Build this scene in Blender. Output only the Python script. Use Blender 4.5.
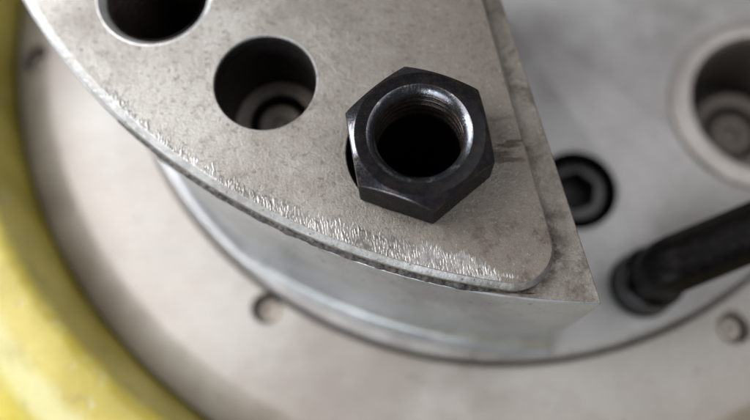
import bpy, bmesh, math, random
from mathutils import Vector, Matrix, noise
random.seed(7)
for o in list(bpy.data.objects): bpy.data.objects.remove(o)
MM = 0.001
scn = bpy.context.scene
COL = scn.collection
R = math.radians

# ------------------------------------------------------------------ camera
CAM_Z = 251.0                                     # mm above the chuck face
dn = Vector((400-375, 450-210, 800.0)).normalized()      # straight-down direction in camera space (x right, y down, z forward)
e1 = (Vector((1, 0, 0)) - dn*dn.x).normalized()
e2 = e1.cross(dn)
def to_world(v): return Vector((v.dot(e1), v.dot(e2), -v.dot(dn)))
cx_, cy_, cz_ = to_world(Vector((1, 0, 0))), to_world(Vector((0, -1, 0))), to_world(Vector((0, 0, -1)))
cd = bpy.data.cameras.new('camera'); cam = bpy.data.objects.new('camera', cd); COL.objects.link(cam)
m = Matrix((cx_, cy_, cz_)).transposed().to_4x4(); m.translation = Vector((0, 0, CAM_Z*MM)); cam.matrix_world = m
cd.sensor_fit = 'HORIZONTAL'; cd.sensor_width = 36.0; cd.lens = 36.0*800/750
cd.clip_start = 0.01; cd.clip_end = 20.0
cd.dof.use_dof = True; cd.dof.aperture_fstop = 4.3
fp = Vector((6, 52, 73.0)); cd.dof.focus_distance = (fp - Vector((0, 0, CAM_Z))).dot(-cz_)*MM
scn.camera = cam

# ------------------------------------------------------------------ light
w = bpy.data.worlds.new('World'); scn.world = w; w.use_nodes = True
bg = w.node_tree.nodes['Background']; bg.inputs[0].default_value = (0.90, 0.94, 1.0, 1); bg.inputs[1].default_value = 0.085
def area(name, loc, target, size, power, col, size_y=None):
    l = bpy.data.lights.new(name, 'AREA'); l.energy = power; l.color = col; l.size = size
    if size_y: l.shape = 'RECTANGLE'; l.size_y = size_y
    o = bpy.data.objects.new(name, l); COL.objects.link(o); o.location = Vector(loc)*MM
    o.rotation_euler = (Vector(target)-Vector(loc)).to_track_quat('-Z', 'Y').to_euler()
    return o
area('overhead_lamp', (-350, 130, 470), (-20, 90, 0), 0.36, 2.2, (1.0, 0.97, 0.94))
area('disc_fill_light', (330, 130, 620), (60, 90, 0), 0.50, 1.45, (0.98, 0.98, 1.0))  # added fill lamp, brightens the chuck face right of the jaw
area('window_light', (-600, 280, 320), (0, 85, 50), 0.34, 5.4, (0.88, 0.94, 1.0), 0.26)
area('side_window_light', (-330, -480, 230), (-20, 40, 30), 0.40, 2.6, (0.86, 0.93, 1.0), 0.25)
scn.view_settings.view_transform = 'Standard'; scn.view_settings.look = 'None'
scn.view_settings.exposure = 0.17; scn.view_settings.gamma = 1.0

# ------------------------------------------------------------------ materials
def nodes_of(name):
    mt = bpy.data.materials.new(name); mt.use_nodes = True
    return mt, mt.node_tree.nodes, mt.node_tree.links, mt.node_tree.nodes['Principled BSDF']
class NT:
    def __init__(s, name):
        s.mt, s.n, s.l, s.b = nodes_of(name)
        s.tc = s.n.new('ShaderNodeTexCoord')
    def mapping(s, scale=(1, 1, 1), rot=(0, 0, 0), loc=(0, 0, 0)):
        a = s.n.new('ShaderNodeMapping'); a.inputs['Scale'].default_value = [1000*v for v in scale]
        a.inputs['Rotation'].default_value = rot; a.inputs['Location'].default_value = loc
        s.l.new(s.tc.outputs['Object'], a.inputs['Vector']); return a.outputs[0]
    def noise(s, scale, detail=5, rough=0.55, mp=None, dist=0.0):
        a = s.n.new('ShaderNodeTexNoise'); a.inputs['Scale'].default_value = scale; a.inputs['Detail'].default_value = detail
        a.inputs['Roughness'].default_value = rough; a.inputs['Distortion'].default_value = dist
        s.l.new(mp or s.mapping(), a.inputs['Vector']); return a.outputs['Fac']
    def voro(s, scale, mp=None):
        a = s.n.new('ShaderNodeTexVoronoi'); a.inputs['Scale'].default_value = scale
        s.l.new(mp or s.mapping(), a.inputs['Vector']); return a.outputs['Distance']
    def ramp(s, fac, lo, hi, a=0.0, b=1.0):
        r = s.n.new('ShaderNodeMapRange'); r.interpolation_type = 'SMOOTHSTEP'
        for k, v in zip(('From Min', 'From Max', 'To Min', 'To Max'), (lo, hi, a, b)): r.inputs[k].default_value = v
        s.l.new(fac, r.inputs['Value']); return r.outputs[0]
    def math(s, op, a, b):
        q = s.n.new('ShaderNodeMath'); q.operation = op
        for i, v in enumerate((a, b)):
            if isinstance(v, (int, float)): q.inputs[i].default_value = v
            else: s.l.new(v, q.inputs[i])
        return q.outputs[0]
    def mix(s, fac, a, b):
        q = s.n.new('ShaderNodeMix'); q.data_type = 'RGBA'
        if isinstance(fac, (int, float)): q.inputs[0].default_value = fac
        else: s.l.new(fac, q.inputs[0])
        for i, v in ((6, a), (7, b)):
            if isinstance(v, tuple): q.inputs[i].default_value = (*v, 1)
            else: s.l.new(v, q.inputs[i])
        return q.outputs[2]
    def sep(s, out):
        q = s.n.new('ShaderNodeSeparateXYZ'); s.l.new(out, q.inputs[0]); return q.outputs
    def bump(s, items, bevel=0.0):
        prev = None
        if bevel:
            bv = s.n.new('ShaderNodeBevel'); bv.samples = 4; bv.inputs['Radius'].default_value = bevel*MM; prev = bv.outputs[0]
        for h, dist in items:
            b = s.n.new('ShaderNodeBump'); b.inputs['Strength'].default_value = 1.0; b.inputs['Distance'].default_value = dist*MM
            s.l.new(h, b.inputs['Height'])
            if prev: s.l.new(prev, b.inputs['Normal'])
            prev = b.outputs[0]
        if prev: s.l.new(prev, s.b.inputs['Normal'])
    def done(s, color=None, metal=None, rough=None, spec=None):
        for k, v in (('Base Color', color), ('Metallic', metal), ('Roughness', rough), ('Specular IOR Level', spec)):
            if v is None: continue
            if isinstance(v, tuple): s.b.inputs[k].default_value = (*v, 1)
            elif isinstance(v, (int, float)): s.b.inputs[k].default_value = v
            else: s.l.new(v, s.b.inputs[k])
        return s.mt

def steel(name, c1, c2, metal=0.75, r0=0.38, r1=0.55, big=0.03, mid=0.3, fine=2.0, bump=0.03, bevel=0.3, spots=0.0, brush=None):
    t = NT(name)
    a = t.noise(big, 4); b = t.noise(mid, 7, 0.65); c = t.noise(fine, 4, 0.6)
    f = t.math('ADD', t.math('MULTIPLY', a, 0.6), t.math('MULTIPLY', b, 0.4))
    col = t.mix(t.ramp(f, 0.36, 0.64), c1, c2)
    col = t.mix(t.ramp(c, 0.45, 0.8, 0, 0.35), col, tuple(v*0.6 for v in c1))
    if spots:
        s = t.ramp(t.noise(mid*2.2, 3, 0.6), 0.64, 0.72, 0, spots)
        col = t.mix(s, col, (0.05, 0.04, 0.032))
    it = [(b, bump*3), (c, bump)]
    if brush:
        it.append((t.noise(1.0, 3, 0.6, t.mapping(brush)), bump*1.5))
    t.bump(it, bevel)
    return t.done(col, metal, t.ramp(t.math('ADD', t.math('MULTIPLY', b, 0.5), t.math('MULTIPLY', c, 0.5)), 0.35, 0.65, r0, r1))

# jaw top face: grey-beige worn ground steel with pits, oil stains and a pitted patch
def jaw_face(name='jaw_face_steel', oil=0.0, fm=0.80):
    t = NT(name)
    a = t.noise(0.022, 4, 0.6); b = t.noise(0.22, 8, 0.68); c = t.noise(1.5, 5, 0.65); p = t.noise(0.55, 3, 0.55)
    grain = t.noise(1.0, 4, 0.65, t.mapping((1.1, 0.25, 0.5), (0, 0, 0.12)))
    col = t.mix(t.ramp(t.math('ADD', t.math('MULTIPLY', a, 0.65), t.math('MULTIPLY', b, 0.35)), 0.36, 0.60), (0.25, 0.225, 0.20), (0.41, 0.385, 0.357))
    xyz = t.sep(t.mapping())
    # cloudy brown oil stain plus painted-in light falloff, darker towards the nut end
    film_falloff = t.ramp(t.math('ADD', xyz[0], t.math('MULTIPLY', t.noise(0.045, 6, 0.65), 60)), 10, 75, 0, fm)
    col = t.mix(film_falloff, col, (0.155, 0.130, 0.106))
    blot = t.math('MULTIPLY', t.ramp(t.noise(0.12, 6, 0.7), 0.54-oil*2, 0.68), t.ramp(xyz[0], 20, 50, 0.12, 0.85))
    col = t.mix(blot, col, (0.075, 0.055, 0.040))
    col = t.mix(t.ramp(grain, 0.55, 0.75, 0, 0.35), col, (0.17, 0.155, 0.14))
    col = t.mix(t.ramp(p, 0.66, 0.72, 0, 0.7), col, (0.12, 0.10, 0.085))
    col = t.mix(t.ramp(c, 0.62, 0.78, 0, 0.7), col, (0.80, 0.79, 0.78))
    pit = t.ramp(p, 0.52, 0.72)
    fine = t.noise(3.2, 4, 0.65); mid = t.noise(0.75, 6, 0.7)
    col = t.mix(t.ramp(mid, 0.52, 0.68, 0, 0.75), col, (0.115, 0.098, 0.082))
    col = t.mix(t.ramp(t.noise(0.9, 5, 0.7, t.mapping((1, 1, 1), (0, 0, 0), (31, 17, 5))), 0.57, 0.72, 0, 0.32), col, (0.50, 0.485, 0.465))
    col = t.mix(t.ramp(fine, 0.48, 0.70, 0, 0.7), col, (0.12, 0.11, 0.10))
    def disc_mask(cx, cy, r0, r1):
        dx = t.math('SUBTRACT', xyz[0], cx); dy = t.math('SUBTRACT', xyz[1], cy)
        d = t.math('SQRT', t.math('ADD', t.math('MULTIPLY', dx, dx), t.math('MULTIPLY', dy, dy)), 0)
        return t.ramp(d, r0, r1, 1.0, 0.0)
    # three oily wipe marks beside the nut, and a rough pitted patch between the holes
    if oil:
        near = t.math('MULTIPLY', disc_mask(47.5, -43.5, 9.8, 14.5), t.ramp(t.noise(0.30, 5, 0.65), 0.36, 0.58))
        col = t.mix(t.math('MULTIPLY', near, 0.85), col, (0.055, 0.042, 0.033))
    wipe = t.math('MULTIPLY', t.ramp(t.noise(1.0, 3, 0.6, t.mapping((0.07, 0.30, 0.1), (0, 0, 0.10))), 0.50, 0.58), disc_mask(46.5, -19, 4.0, 8.5))
    col = t.mix(t.math('MULTIPLY', wipe, 0.85), col, (0.06, 0.042, 0.03))
    rough_patch = t.math('MULTIPLY', disc_mask(1.0, 8.0, 2.0, 13.0), t.noise(0.85, 5, 0.7))
    t.bump([(rough_patch, 0.45), (b, 0.030), (pit, -0.030), (mid, 0.085), (c, 0.08), (grain, 0.03), (fine, 0.035)], 0.45)
    return t.done(col, 0.5, t.ramp(c, 0.35, 0.7, 0.58, 0.30))
M = {}
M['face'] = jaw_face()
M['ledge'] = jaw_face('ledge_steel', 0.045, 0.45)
M['mouth'] = steel('bright_hole_mouth', (0.55, 0.54, 0.53), (0.75, 0.745, 0.74), 0.8, 0.32, 0.5, 0.06, 0.4, 1.6, 0.04, 0.3)
M['burr'] = steel('burred_bright_steel', (0.19, 0.18, 0.168), (0.44, 0.43, 0.42), 0.78, 0.31, 0.50, 0.05, 0.5, 3.0, 0.02, 0.0)
M['wall'] = steel('turned_side_steel', (0.33, 0.337, 0.35), (0.52, 0.528, 0.545), 0.65, 0.30, 0.44, 0.03, 0.14, 1.2, 0.03, 0.5, 0.7, (0.05, 0.05, 1.5))
M['edge'] = steel('bright_chamfer_steel', (0.25, 0.237, 0.222), (0.44, 0.43, 0.42), 0.7, 0.42, 0.6, 0.04, 0.35, 1.3, 0.09, 0.3, 0.75)
M['disc'] = steel('chuck_face_steel', (0.30, 0.283, 0.278), (0.48, 0.47, 0.465), 0.55, 0.42, 0.6, 0.022, 0.07, 0.8, 0.03, 0.6, 0.35)
M['ring'] = steel('flange_ring_steel', (0.315, 0.28, 0.255), (0.455, 0.43, 0.407), 0.40, 0.42, 0.6, 0.014, 0.06, 0.8, 0.03, 0.8, 0.22)
M['tan'] = steel('tan_steel', (0.36, 0.32, 0.285), (0.52, 0.47, 0.43), 0.6, 0.4, 0.55, 0.06, 0.3, 2.0, 0.04, 0.4, 0.4)
M['bolt'] = steel('oily_tan_steel', (0.13, 0.11, 0.093), (0.30, 0.26, 0.225), 0.3, 0.45, 0.6, 0.06, 0.3, 2.0, 0.04, 0.4, 0.9)
M['plug'] = steel('brown_plug_steel', (0.12, 0.10, 0.085), (0.22, 0.19, 0.165), 0.3, 0.45, 0.6, 0.06, 0.3, 2.0, 0.04, 0.4, 0.6)
M['collar'] = steel('pale_collar_steel', (0.40, 0.365, 0.345), (0.52, 0.485, 0.465), 0.6, 0.38, 0.5, 0.03, 0.2, 1.5, 0.03, 0.6)
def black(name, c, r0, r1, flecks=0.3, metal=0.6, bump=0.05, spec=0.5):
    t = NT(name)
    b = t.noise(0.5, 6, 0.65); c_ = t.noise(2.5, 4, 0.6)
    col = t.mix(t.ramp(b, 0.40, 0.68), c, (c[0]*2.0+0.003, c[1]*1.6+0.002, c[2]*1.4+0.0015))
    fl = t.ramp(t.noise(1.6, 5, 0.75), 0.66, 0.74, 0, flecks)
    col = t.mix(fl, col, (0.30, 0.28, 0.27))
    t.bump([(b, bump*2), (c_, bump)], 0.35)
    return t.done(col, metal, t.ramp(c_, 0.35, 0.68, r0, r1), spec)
M['bore'] = black('dark_bore_steel', (0.010, 0.009, 0.009), 0.45, 0.6, 0.05, 0.2)  # near-black walls of the jaw and chuck face holes
M['nut'] = black('black_oxide_nut', (0.0055, 0.0055, 0.0065), 0.17, 0.32, 0.45, 0.10, 0.012, 0.16)
M['nut_side'] = black('oily_nut_flank', (0.0055, 0.0055, 0.0065), 0.25, 0.42, 0.30, 0.0, 0.012, 0.03)
M['nut_edge'] = black('glossy_nut_edge', (0.085, 0.087, 0.097), 0.12, 0.24, 0.3, 0.95, 0.012)
def rubbed():
    t = NT('rubbed_nut_chamfer'); a = t.noise(0.35, 5, 0.65); b = t.noise(1.8, 5, 0.7); c = t.noise(4.0, 4, 0.6)
    col = t.mix(t.ramp(t.math('ADD', t.math('MULTIPLY', a, 0.6), t.math('MULTIPLY', b, 0.4)), 0.50, 0.72), (0.10, 0.102, 0.112), (0.60, 0.60, 0.61))
    t.bump([(b, 0.05), (c, 0.02)], 0.2)
    return t.done(col, 0.9, t.ramp(b, 0.35, 0.65, 0.13, 0.26))
M['nut_chamfer'] = rubbed()
M['thread'] = black('oily_thread', (0.030, 0.026, 0.024), 0.2, 0.36, 0.3, 0.7, 0.02)
M['screw'] = black('black_oxide_screw', (0.012, 0.012, 0.014), 0.13, 0.26, 0.05, 0.05, 0.012, 0.4)
M['key'] = black('black_hex_key', (0.003, 0.003, 0.0035), 0.38, 0.52, 0.02, 0.0, 0.012, 0.09)
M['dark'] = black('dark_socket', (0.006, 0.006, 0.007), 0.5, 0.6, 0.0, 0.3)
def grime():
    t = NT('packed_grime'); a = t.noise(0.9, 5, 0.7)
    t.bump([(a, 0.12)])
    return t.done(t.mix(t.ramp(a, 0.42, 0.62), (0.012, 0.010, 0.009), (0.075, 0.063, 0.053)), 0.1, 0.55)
M['grime'] = grime()
def yellow():
    t = NT('worn_yellow_paint')
    a = t.noise(0.03, 6, 0.65); b = t.noise(0.12, 6, 0.7); c = t.noise(0.6, 5, 0.6)
    col = t.mix(t.ramp(a, 0.38, 0.62), (0.35, 0.275, 0.030), (0.49, 0.40, 0.085))
    xyz = t.sep(t.mapping())
    rr = t.math('SQRT', t.math('ADD', t.math('MULTIPLY', xyz[0], xyz[0]), t.math('MULTIPLY', xyz[1], xyz[1])), 0)
    d = t.math('ABSOLUTE', t.math('SUBTRACT', t.math('ADD', rr, t.math('MULTIPLY', b, 8)), 200.5), 0)
    band = t.ramp(d, 1, 8, 0.8, 0)
    col = t.mix(band, col, (0.52, 0.48, 0.26))
    col = t.mix(t.ramp(t.noise(0.045, 6, 0.7, t.mapping((1, 1, 1), (0, 0, 0), (11, 3, 0))), 0.46, 0.68, 0, 0.6), col, (0.27, 0.22, 0.045))
    chip = t.ramp(b, 0.57, 0.68, 0, 0.75)
    col = t.mix(chip, col, (0.42, 0.38, 0.22))
    col = t.mix(t.ramp(t.noise(0.09, 5, 0.7, t.mapping((1, 1, 1), (0, 0, 0), (40, 0, 0))), 0.63, 0.68, 0, 0.6), col, (0.20, 0.15, 0.05))
    t.bump([(c, 0.15), (chip, -0.2)])
    return t.done(col, 0.0, t.ramp(b, 0.3, 0.7, 0.32, 0.5))
M['yellow'] = yellow()

# ------------------------------------------------------------------ mesh helpers (all in mm)
def link(name, verts, faces, mat, parent=None, origin=(0, 0, 0), angle=30, smooth=True):
    me = bpy.data.meshes.new(name); O = Vector(origin)
    me.from_pydata([(Vector(v)-O)*MM for v in verts], [], faces); me.validate()
    bm = bmesh.new(); bm.from_mesh(me); bmesh.ops.recalc_face_normals(bm, faces=bm.faces); bm.to_mesh(me); bm.free()
    return finish(name, me, mat, parent, origin, angle, smooth)
def finish(name, me, mat, parent=None, origin=(0, 0, 0), angle=30, smooth=True):
    if mat: me.materials.append(mat)
    if smooth:
        me.polygons.foreach_set('use_smooth', [True]*len(me.polygons)); me.set_sharp_from_angle(angle=R(angle))
    o = bpy.data.objects.new(name, me); COL.objects.link(o)
    if parent: o.parent = parent
    else: o.location = Vector(origin)*MM
    return o
def empty(name, origin, label, cat, group=None):
    o = bpy.data.objects.new(name, None); COL.objects.link(o); o.location = Vector(origin)*MM; o.empty_display_size = 0.01
    return tag(o, label, cat, group)
def tag(o, label, cat, group=None):
    o['label'] = label; o['category'] = cat
    if group: o['group'] = group
    return o
def revolve(profile, c, seg=96, closed=True):
    """profile of (r, z); r == 0 ends become poles"""
    V, F, rows = [], [], []
    for r, z in profile:
        if r < 1e-6: rows.append([len(V)]*seg); V.append((c[0], c[1], z))
        else:
            rows.append(list(range(len(V), len(V)+seg)))
            for k in range(seg):
                a = 2*math.pi*k/seg; V.append((c[0]+r*math.cos(a), c[1]+r*math.sin(a), z))
    pairs = list(zip(rows, rows[1:]))
    if closed and profile[0][0] > 1e-6: pairs.append((rows[-1], rows[0]))
    for A, B in pairs:
        for k in range(seg):
            j = (k+1) % seg; q = []
            for v in (A[k], A[j], B[j], B[k]):
                if v not in q: q.append(v)
            if len(q) > 2: F.append(q)
    return V, F
def polar(rows_fn, seg, c):
    """rows_fn: list of callables theta -> (r, z) ; open surface"""
    V, F = [], []
    for fn in rows_fn:
        for k in range(seg):
            a = 2*math.pi*k/seg; r, z = fn(a); V.append((c[0]+r*math.cos(a), c[1]+r*math.sin(a), z))
    for i in range(len(rows_fn)-1):
        for k in range(seg):
            j = (k+1) % seg; F.append((i*seg+k, i*seg+j, (i+1)*seg+j, (i+1)*seg+k))
    return V, F
def hexr(a, apothem, rot):
    t = (a - rot) % (math.pi/3)            # rot: angle of a vertex
    return apothem/math.cos(t - math.pi/6)
def raw_obj(V, F):
    me = bpy.data.meshes.new('tmp'); me.from_pydata([Vector(v) for v in V], [], F); me.validate()
    bm = bmesh.new(); bm.from_mesh(me); bmesh.ops.recalc_face_normals(bm, faces=bm.faces); bm.to_mesh(me); bm.free()
    o = bpy.data.objects.new('tmp', me); COL.objects.link(o); return o
def cut(V, F, cutters):
    """boolean difference in mm; returns V, F and faces flagged as cut surface by material index"""
    a = raw_obj(V, F); a.data.materials.append(M['face']); tmp = [a]
    for CV, CF in cutters:
        b = raw_obj(CV, CF); tmp.append(b)
        md = a.modifiers.new('b', 'BOOLEAN'); md.operation = 'DIFFERENCE'; md.solver = 'EXACT'; md.object = b
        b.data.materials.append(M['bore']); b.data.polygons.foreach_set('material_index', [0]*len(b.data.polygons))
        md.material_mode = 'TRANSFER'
    dg = bpy.context.evaluated_depsgraph_get(); dg.update()
    me = bpy.data.meshes.new_from_object(a.evaluated_get(dg))
    for o in tmp: bpy.data.objects.remove(o)
    return me
def finish_cut(name, me, mats, parent, origin, angle=30):
    me.transform(Matrix.Translation(-Vector(origin))); me.transform(Matrix.Scale(MM, 4))
    idx = [p.material_index for p in me.polygons]; me.materials.clear()
    for q in mats: me.materials.append(q)
    me.polygons.foreach_set('material_index', [min(i, len(mats)-1) for i in idx])
    return finish(name, me, None, parent, origin, angle)

# ------------------------------------------------------------------ layout (mm); z = 0 is the chuck face
CC = (33.0, 155.5)                 # chuck axis
JC, JR = (49.7, 208.0), 175.8      # centre and radius of the jaw's curved side
TOP = 70.0; PL = 66.7              # raised land and plate level

# ------------------------------------------------------------------ yellow housing
hs = empty('machine_housing', (*CC, -45), 'worn yellow painted housing rim curving round the chuck', 'housing')
O = (*CC, -45)
V, F = revolve([(174.6, -39.9), (174.6, -12), (177.2, 15), (177.9, 17.6), (179.5, 19.3), (182, 20), (193, 20), (199, 18.5), (204, 14), (208, 6), (214, 0), (236, -4), (246, -6), (250, -10), (250, -39.9)], CC, 220)
link('rim', V, F, M['yellow'], hs, O, 40)
V, F = revolve([(0, -45), (250, -45), (250, -40), (0, -40)], CC, 160)
link('back_plate', V, F, M['yellow'], hs, O)

M['bed'] = steel('dark_machine_bed', (0.06, 0.06, 0.062), (0.11, 0.108, 0.105), 0.2, 0.5, 0.65, 0.01, 0.06, 0.8, 0.05, 0.0)
bed = link('machine_bed', [(-1500, -1500, -45.3), (1500, -1500, -45.3), (1500, 1500, -45.3), (-1500, 1500, -45.3)], [(0, 1, 2, 3)], M['bed'])
bed['kind'] = 'structure'
# ------------------------------------------------------------------ flange ring
SCREWS = [(-131.0, 136.0, -8.5), (-42.6, 44.0, -5.0), (106.1, 37.2, -5.0)]
V, F = revolve([(130.2, -39.9), (130.2, -5.6), (130.7, -5), (159.6, -5), (160.4, -5.15), (172.6, -10.5), (173.6, -11.6), (173.6, -39.9)], CC, 256)
cuts = [revolve([(0, z-7), (4.8, z-7), (4.8, z-0.8), (5.5, z+0.2), (5.5, z+8), (0, z+8)], (x, y), 40) for x, y, z in SCREWS]
me = cut(V, F, cuts)
fr = empty('flange_ring', (*CC, -40), 'broad beige grey steel ring with sloping outer band inside the yellow housing', 'ring')
finish_cut('ring_body', me, [M['ring'], M['tan']], fr, (*CC, -40))
wh = ['small recessed round screw at the far left edge beside the yellow housing',
      'small recessed round screw in the steel ring below the curved jaw',
      'small recessed round screw in the steel ring below the hex key']
for (x, y, z), lb in zip(SCREWS, wh):
    t = empty('ring_screw', (x, y, z-7), lb, 'screw', 'recessed screws in the flange ring')
    V, F = revolve([(0.95, z-4.6), (1.1, z-4.3), (2.9, z-4.2), (3.6, z-4.7), (3.6, z-7), (0.95, z-7)], (x, y), 40)
    link('head', V, F, M['tan'], t, (x, y, z-7))
    V, F = revolve([(0, z-6.2), (0.9, z-6.2), (0.9, z-5.0), (0, z-5.4)], (x, y), 20)
    link('centre_hole', V, F, M['dark'], t, (x, y, z-7))

# ------------------------------------------------------------------ chuck face with bores
S1, S2, BH = (58.3, 81.6), (77.0, 50.0), (122.8, 111.3)
V, F = revolve([(0, -40), (129, -40), (129, -1.4), (128.6, -0.5), (127.6, 0), (0, 0)], CC, 256)
cuts = [revolve([(0, -16), (12.9, -16), (12.9, -0.7), (13.6, 0.1), (13.6, 6), (0, 6)], S1, 64),
        revolve([(0, -16), (10.1, -16), (10.1, -0.7), (10.5, 0.1), (10.5, 6), (0, 6)], S2, 64),
        revolve([(0, -34), (27.7, -34), (27.7, 6), (0, 6)], BH, 80)]
me = cut(V, F, cuts)
ck = empty('lathe_chuck', (*CC, -40), 'round grey steel chuck face carrying the jaw', 'lathe chuck')
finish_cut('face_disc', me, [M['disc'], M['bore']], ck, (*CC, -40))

# bushing in the big bore
bo = (*BH, -34)
bs = empty('bushing', bo, 'pale steel bushing with conical collar standing in the chuck face', 'bushing')
V, F = revolve([(24.0, -33.9), (24.0, 1.2), (24.5, 2.1), (25.3, 2.4), (29.6, 1.9), (30.9, 1.5), (31.3, 0.8), (31.3, 0.06), (27.5, 0.06), (27.5, -33.9)], BH, 128)
link('collar', V, F, M['collar'], bs, bo, 40)
V, F = revolve([(23.9, -33.9), (23.9, 0.6), (23.5, 0.2), (23.3, -1), (23.3, -33.9)], BH, 128)
link('bore_lining', V, F, M['plug'], bs, bo, 40)
def socket_screw(name, c, ztop, rad, height, af, depth, rot, label, cat, mat, group=None, flutes=40, base=None):
    o = (c[0], c[1], ztop-height); t = empty(name, o, label, cat, group)
    seg = flutes*6
    fl = lambda a: rad - 0.28*(0.5+0.5*math.cos(flutes*a))
    ap = af/2
    rows = [lambda a: (hexr(a, ap, rot)+0.9, ztop), lambda a: (rad*0.80, ztop), lambda a: (rad-0.9, ztop-0.15), lambda a: (rad-0.35, ztop-0.6),
            lambda a: (fl(a), ztop-1.3), lambda a: (fl(a), ztop-height+0.5), lambda a: (rad-0.5, ztop-height), lambda a: (rad*0.3, ztop-height)]
    V, F = polar(rows, seg, c)
    h = link('head', V, F, mat, t, o, 35)
    rows = [lambda a: (hexr(a, ap, rot)+0.9, ztop), lambda a: (hexr(a, ap, rot), ztop-0.8), lambda a: (hexr(a, ap, rot), ztop-depth), lambda a: (0.02, ztop-depth-0.8)]
    V, F = polar(rows, seg, c)
    link('hex_socket', V, F, M['dark'], h, o, 25).location = (0, 0, 0)
    return t
socket_screw('cap_screw', S1, -1.0, 10.6, 15, 11.2, 8, R(20), 'black socket head screw sunk in the chuck face right of the jaw edge', 'screw', M['screw'], 'socket head cap screws')
socket_screw('cap_screw', S2, 13.0, 9.9, 29, 15.0, 9, R(24), 'black socket head screw holding the hex key', 'screw', M['screw'], 'socket head cap screws')
po = (*BH, -33.9)
pg = empty('bushing_plug', po, 'dull brown stepped round plug deep inside the pale bushing', 'plug')
V, F = revolve([(0, -33.8), (0, -30), (3.5, -29.6), (4.2, -27.5), (7.0, -27.2), (7.8, -27.8), (7.8, -33.8)], BH, 72)
link('centre_boss', V, F, M['plug'], pg, po, 40)
V, F = revolve([(10.5, -33.8), (10.5, -25.5), (11.2, -24.8), (14.4, -24.8), (15.4, -25.8), (15.4, -33.8)], BH, 72)
link('outer_sleeve', V, F, M['plug'], pg, po, 40)

# ------------------------------------------------------------------ hex key
def sweep(path, prof, up):
    V, F = [], []; n = len(prof)
    for i, p in enumerate(path):
        tg = (path[min(i+1, len(path)-1)]-path[max(i-1, 0)]).normalized()
        s = up.cross(tg).normalized(); u = tg.cross(s)
        for a, b in prof: V.append(p + s*a + u*b)
    for i in range(len(path)-1):
        for k in range(n): F.append((i*n+k, i*n+(k+1) % n, (i+1)*n+(k+1) % n, (i+1)*n+k))
    F.append(tuple(range(n))[::-1]); F.append(tuple((len(path)-1)*n+k for k in range(n)))
    return V, F
hd = Vector((math.cos(R(21)), math.sin(R(21)), 0)); tilt = R(7)
side = Vector((0, 0, 1)).cross(hd).normalized()
br = 3.5; p0 = Vector((*S2, 3.6)); zb = 24.5
path = [p0 + Vector((0, 0, 1.0))*s for s in (0, 1.0)] + [Vector((*S2, z)) for z in (7, 12, zb)]
cen = Vector((*S2, zb)) + hd*br
nb = 14
for k in range(1, nb+1):
    a = (math.pi/2 - tilt)*k/nb
    path.append(cen + (-hd)*math.cos(a)*br + Vector((0, 0, 1))*math.sin(a)*br)
dl = (path[-1]-path[-2]).normalized()
path += [path[-1] + dl*s for s in (10, 40, 90, 140)]
prof = []
for k in range(36):
    a = 2*math.pi*k/36; rr = min(hexr(a, 7.7, R(30)), 8.2); prof.append((rr*math.cos(a), rr*math.sin(a)))
V, F = sweep(path, prof, side)
hk = link('hex_key', V, F, M['key'], None, (*S2, 3.6), 50)
tag(hk, 'black bent hex key standing in a screw and reaching off to the right', 'hex key')

# ------------------------------------------------------------------ jaw
A0 = math.atan2(32.0-JC[1], 46.6-JC[0]); A1 = math.atan2(152.0-JC[1], -116.0-JC[0])
if A1 > 0: A1 -= 2*math.pi
def outline(rad, z, a0=A0, a1=A1, n=160, right_in=0.0):
    pts = [(JC[0]+rad*math.cos(a0+(a1-a0)*k/n), JC[1]+rad*math.sin(a0+(a1-a0)*k/n), z) for k in range(n+1)]
    wz = max(0.0, min(1.0, (62.0-z)/40.0)); lim = 123.6 + (rad-JR); out = []
    for x, y, z_ in pts:
        dx, dy = x-CC[0], y-CC[1]; d = math.hypot(dx, dy)
        if d > lim:
            k = 1 + (lim/d-1)*wz; x, y = CC[0]+dx*k, CC[1]+dy*k
        out.append((x, y, z_))
    return out + [(17.4-right_in, 152.0, z)]
def loft(levels, cap=True):
    V, F = [], []; n = len(levels[0])
    for L in levels: V += L
    for i in range(len(levels)-1):
        for k in range(n): F.append((i*n+k, i*n+(k+1) % n, (i+1)*n+(k+1) % n, (i+1)*n+k))
    F.append(tuple(range(n))[::-1]); F.append(tuple((len(levels)-1)*n+k for k in range(n)))
    return V, F
JO = (-20.0, 90.0, 0.0)
jw = empty('chuck_jaw', JO, 'thick worn steel jaw plate with curved burred edge and bolt holes', 'chuck jaw')
lev = [(JR+4.6, 0.06), (JR+4.8, 1.6), (JR+4.4, 2.6)]
for k in range(1, 9):
    a = math.pi/2*k/8; lev.append((JR+4.4*(1-math.sin(a)), 2.6+7.5*(1-math.cos(a))))
lev += [(JR, z) for z in (16, 22, 30, 40, 50, 58, 62)] + [(JR, PL-0.5), (JR-0.45, PL)]
V, F = loft([outline(r, z) for r, z in lev])
H1, H2, H3 = (-62.6, 113.8), (-32.8, 87.9), (3.2, 69.2)
def hole_cuts():
    return [revolve([(0, 8), (13.2, 8), (13.2, TOP-2.4), (15.1, TOP+0.02), (15.1, TOP+9), (0, TOP+9)], H1, 96),
            revolve([(0, 22), (8.4, 22), (8.4, TOP-27), (12.75, TOP-27), (12.75, TOP-0.4), (13.15, TOP+0.02), (13.15, TOP+9), (0, TOP+9)], H2, 96),
            revolve([(0, 8), (15.3, 8), (15.3, TOP-0.5), (15.8, TOP+0.02), (15.8, TOP+9), (0, TOP+9)], H3, 96)]
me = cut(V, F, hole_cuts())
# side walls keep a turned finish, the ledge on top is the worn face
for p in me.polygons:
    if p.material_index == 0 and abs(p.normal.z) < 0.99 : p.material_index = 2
body = finish_cut('jaw_body', me, [M['ledge'], M['bore'], M['wall']], jw, JO)
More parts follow.
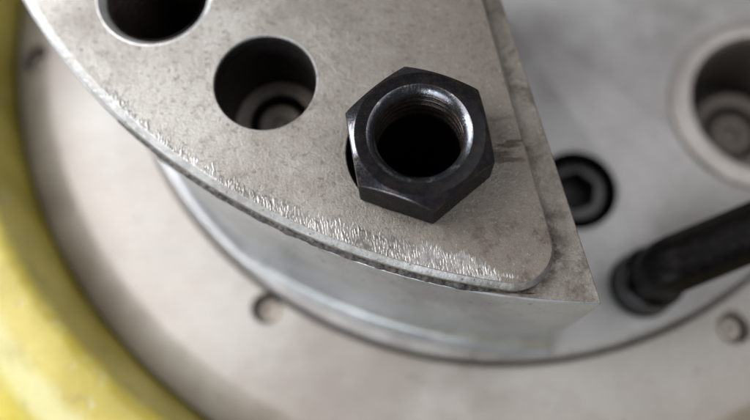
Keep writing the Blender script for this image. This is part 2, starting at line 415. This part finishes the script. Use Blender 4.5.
# raised land with rounded corner
LR = 174.5
LQ = [None, 0]
def land_shift(a): return 0.75*max(0.0, min(1.0, (R(-99)-a)/R(32)))**1.5
def land_outline(inset, z):
    rad = LR - inset*0.75
    # right edge: straight line from corner to the far end, moved inwards by inset
    pa, pb = Vector((37.2, 41.0)), Vector((14.0, 152.0)); dd = (pb-pa).normalized(); nn = Vector((-dd.y, dd.x))
    ri = inset*0.28; pa = pa + nn*ri; pb = pb + nn*ri
    # circle of radius rc tangent to arc (inside) and line
    rc = 9.5 - inset*0.3
    best = None
    for i in range(4000):
        t = i*0.005 - 2; q = pa + dd*t + nn*rc
        e = abs((q - Vector(JC)).length - (rad - rc))
        if best is None or e < best[0]: best = (e, q, t)
    q, t = best[1], best[2]
    LQ[:] = [q, rc]
    tl = pa + dd*t
    ta = Vector(JC) + (q-Vector(JC)).normalized()*rad
    a_l = math.atan2(tl.y-q.y, tl.x-q.x); a_a = math.atan2(ta.y-q.y, ta.x-q.x)
    pts = [(pb.x, 151.0-inset, z)]
    for k in range(25):
        a = a_l + (a_a-a_l)*k/24; pts.append((q.x+rc*math.cos(a), q.y+rc*math.sin(a), z))
    s = math.atan2(ta.y-JC[1], ta.x-JC[0]); e = A1+0.004
    for k in range(1, 161):
        a = s+(e-s)*k/160; rk = LR + land_shift(a) - inset*(0.75+0.6*k/160); pts.append((JC[0]+rk*math.cos(a), JC[1]+rk*math.sin(a), z))
    return pts
V, F = loft([land_outline(0.0, PL-1.0), land_outline(0.0, TOP-1.5), land_outline(0.15, TOP-1.15), land_outline(1.35, TOP-0.28), land_outline(1.75, TOP)])
me = cut(V, F, hole_cuts())
for p in me.polygons:
    if p.material_index == 0 and 0.2 < p.normal.z < 0.985: p.material_index = 2
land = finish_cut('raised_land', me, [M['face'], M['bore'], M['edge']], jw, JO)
# bright chamfer rings at the hole mouths
V, F = revolve([(15.5, TOP+0.03), (15.15, TOP+0.06), (14.4, TOP-0.5), (13.35, TOP-2.0), (13.5, TOP-2.5)], H1, 96, False)
link('hole_chamfer', V, F, M['mouth'], jw, JO)
V, F = revolve([(13.3, TOP+0.05), (13.05, TOP+0.06), (12.72, TOP-0.5), (12.9, TOP-0.6)], H2, 96, False)
link('hole_chamfer', V, F, M['edge'], jw, JO)
# threads cut in the first hole
def thread(c, zt, zb, rmin, dep, pitch, seg=128, per=8):
    n = int((zt-zb)/pitch*per); V, F = [], []
    for i in range(n+1):
        z = zt-(zt-zb)*i/n
        for k in range(seg):
            a = 2*math.pi*k/seg; ph = (z/pitch + a/(2*math.pi)) % 1.0
            tri = min(1, max(0, abs(ph-0.5)*2*1.3-0.15)); r = rmin + dep*tri
            V.append((c[0]+r*math.cos(a), c[1]+r*math.sin(a), z))
    for i in range(n):
        for k in range(seg):
            j = (k+1) % seg; F.append((i*seg+k, i*seg+j, (i+1)*seg+j, (i+1)*seg+k))
    return V, F
V, F = thread(H1, TOP-2.2, 14, 12.3, 1.1, 3.0)
link('screw_thread', V, F, M['thread'], jw, JO, 60)
# torn burrs along the curved edge: dense strip of real relief
V, F = [], []
nu, nv = 1500, 64
b0, b1 = R(-94.6), R(-141.0)
for i in range(nu+1):
    t = i/nu; a = b0+(b1-b0)*t
    al = min(1, t/0.03)*min(1, (1-t)/0.12)
    wid = 4.2 + 3.6*math.exp(-((t-0.22)/0.26)**2) + 2.2*noise.noise(Vector((t*60, 3, 0))) + 1.5*noise.noise(Vector((t*200, 9, 0)))
    wid *= 0.25 + 0.75*min(1, t/0.16)
    for j in range(nv+1):
        s = j/nv; r = LR+land_shift(a)-1.75*(0.75+0.6*max(0, t-0.03)*0.62)-s*11.0
        x = JC[0]+r*math.cos(a); y = JC[1]+r*math.sin(a)
        u = x + 0.12*y; 
        h1 = noise.noise(Vector((u*2.9, y*0.62, 1.3))); h2 = noise.noise(Vector((u*6.5, y*1.5, 7.7))); h3 = noise.noise(Vector((u*0.7, y*0.3, 4.1)))
        d = s*11.0
        e = max(0.0, min(1.0, (wid-d)/3.4))*al
        pm = 0.75 + 0.9*noise.noise(Vector((u*0.22, y*0.5, 12.0)))
        ridge = (0.55*h1 + 0.45*h2 + 0.25*h3)*max(0.1, pm)
        z = TOP - 0.13 + e*(0.175 + 0.26*ridge) - 1.2*(1-al)
        if j == 0: z = min(z, TOP-0.1)
        dq = Vector((x, y)) - LQ[0]
        if x > LQ[0].x - 3 and dq.length > LQ[1] - 1.2: z -= 6*(dq.length - LQ[1] + 1.2)
        V.append((x, y, max(z, TOP-4.5)))
w1 = nv+1
for i in range(nu):
    for j in range(nv): F.append((i*w1+j, i*w1+j+1, (i+1)*w1+j+1, (i+1)*w1+j))
bu = link('torn_burrs', V, F, M['burr'], jw, JO, 70)
# packed grime lying on the ledge along the foot of the land
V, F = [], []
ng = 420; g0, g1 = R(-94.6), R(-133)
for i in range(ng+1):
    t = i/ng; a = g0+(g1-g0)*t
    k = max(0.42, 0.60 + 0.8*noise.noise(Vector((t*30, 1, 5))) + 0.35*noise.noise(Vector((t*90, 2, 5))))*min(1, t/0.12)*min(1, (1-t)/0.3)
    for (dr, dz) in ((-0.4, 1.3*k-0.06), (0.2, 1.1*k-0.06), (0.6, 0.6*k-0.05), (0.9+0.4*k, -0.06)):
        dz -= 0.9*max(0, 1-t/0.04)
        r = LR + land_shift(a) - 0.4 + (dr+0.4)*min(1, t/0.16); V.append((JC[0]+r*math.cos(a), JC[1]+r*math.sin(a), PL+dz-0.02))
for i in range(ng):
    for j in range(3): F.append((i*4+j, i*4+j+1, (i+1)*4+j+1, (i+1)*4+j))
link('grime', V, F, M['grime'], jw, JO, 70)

# bolt end inside the second hole
bo = (*H2, 22)
bt = empty('bolt', bo, 'tan bolt end deep inside the smooth dark hole left of the nut', 'bolt')
V, F = revolve([(0, 41.3), (1.6, 41.6), (2.2, 42.6), (5.4, 42.9), (6.3, 42.2), (6.3, 22.05), (0, 22.05)], H2, 64)
link('shank', V, F, M['bolt'], bt, bo)
V, F = revolve([(8.6, 43.1), (8.6, 44.2), (9.0, 44.5), (12.0, 44.5), (12.6, 44.1), (12.6, 43.1)], H2, 64)
link('washer', V, F, M['bolt'], bt, bo)

# ------------------------------------------------------------------ nut
NCN = (5.0, 68.3); NZ = TOP+0.06; NH = 13.6; AP = 15.7; NR = R(-80); NT_ = NZ+NH
no = (*NCN, NZ)
nt = empty('hex_nut', no, 'large black oxide hex nut lying over a hole on the jaw', 'nut')
seg = 180; rc = 14.75
def top_z(a, r): return NT_ - max(0, r-rc)*math.tan(R(38))
hx = lambda a: min(hexr(a, AP, NR), AP*1.148)
rows = [lambda a: (12.0, NT_), lambda a: (rc-0.3, NT_), lambda a: (rc+0.05, NT_-0.06)]
V, F = polar(rows, seg, NCN); link('top_face', V, F, M['nut'], nt, no, 25)
rows = [lambda a: (rc+0.05, NT_-0.06)]
for q in (0.35, 0.7): rows.append(lambda a, q=q: (rc+0.05+(hx(a)-rc)*q, top_z(a, rc+(hx(a)-rc)*q)-0.05))
rows += [lambda a: (hx(a)-0.18, top_z(a, hx(a)-0.18)), lambda a: (hx(a), top_z(a, hx(a))-0.25)]
V, F = polar(rows, seg, NCN); link('edge_chamfer', V, F, M['nut_edge'], nt, no, 25)
rows = [lambda a: (hx(a), top_z(a, hx(a))-0.25), lambda a: (hx(a), NZ+0.9), lambda a: (hx(a)-0.5, NZ), lambda a: (10.9, NZ)]
V, F = polar(rows, seg, NCN); link('body', V, F, M['nut_side'], nt, no, 25)
rows = [lambda a: (12.0, NT_), lambda a: (11.75, NT_-0.1), lambda a: (11.3, NT_-0.42), lambda a: (10.75, NT_-0.85), lambda a: (10.2, NT_-1.8)]
V, F = polar(rows, seg, NCN); link('bore_chamfer', V, F, M['nut_chamfer'], nt, no, 40)
V, F = thread(NCN, NT_-1.4, NZ, 10.1, 1.15, 2.5, 128, 10)
link('screw_thread', V, F, M['thread'], nt, no, 60)
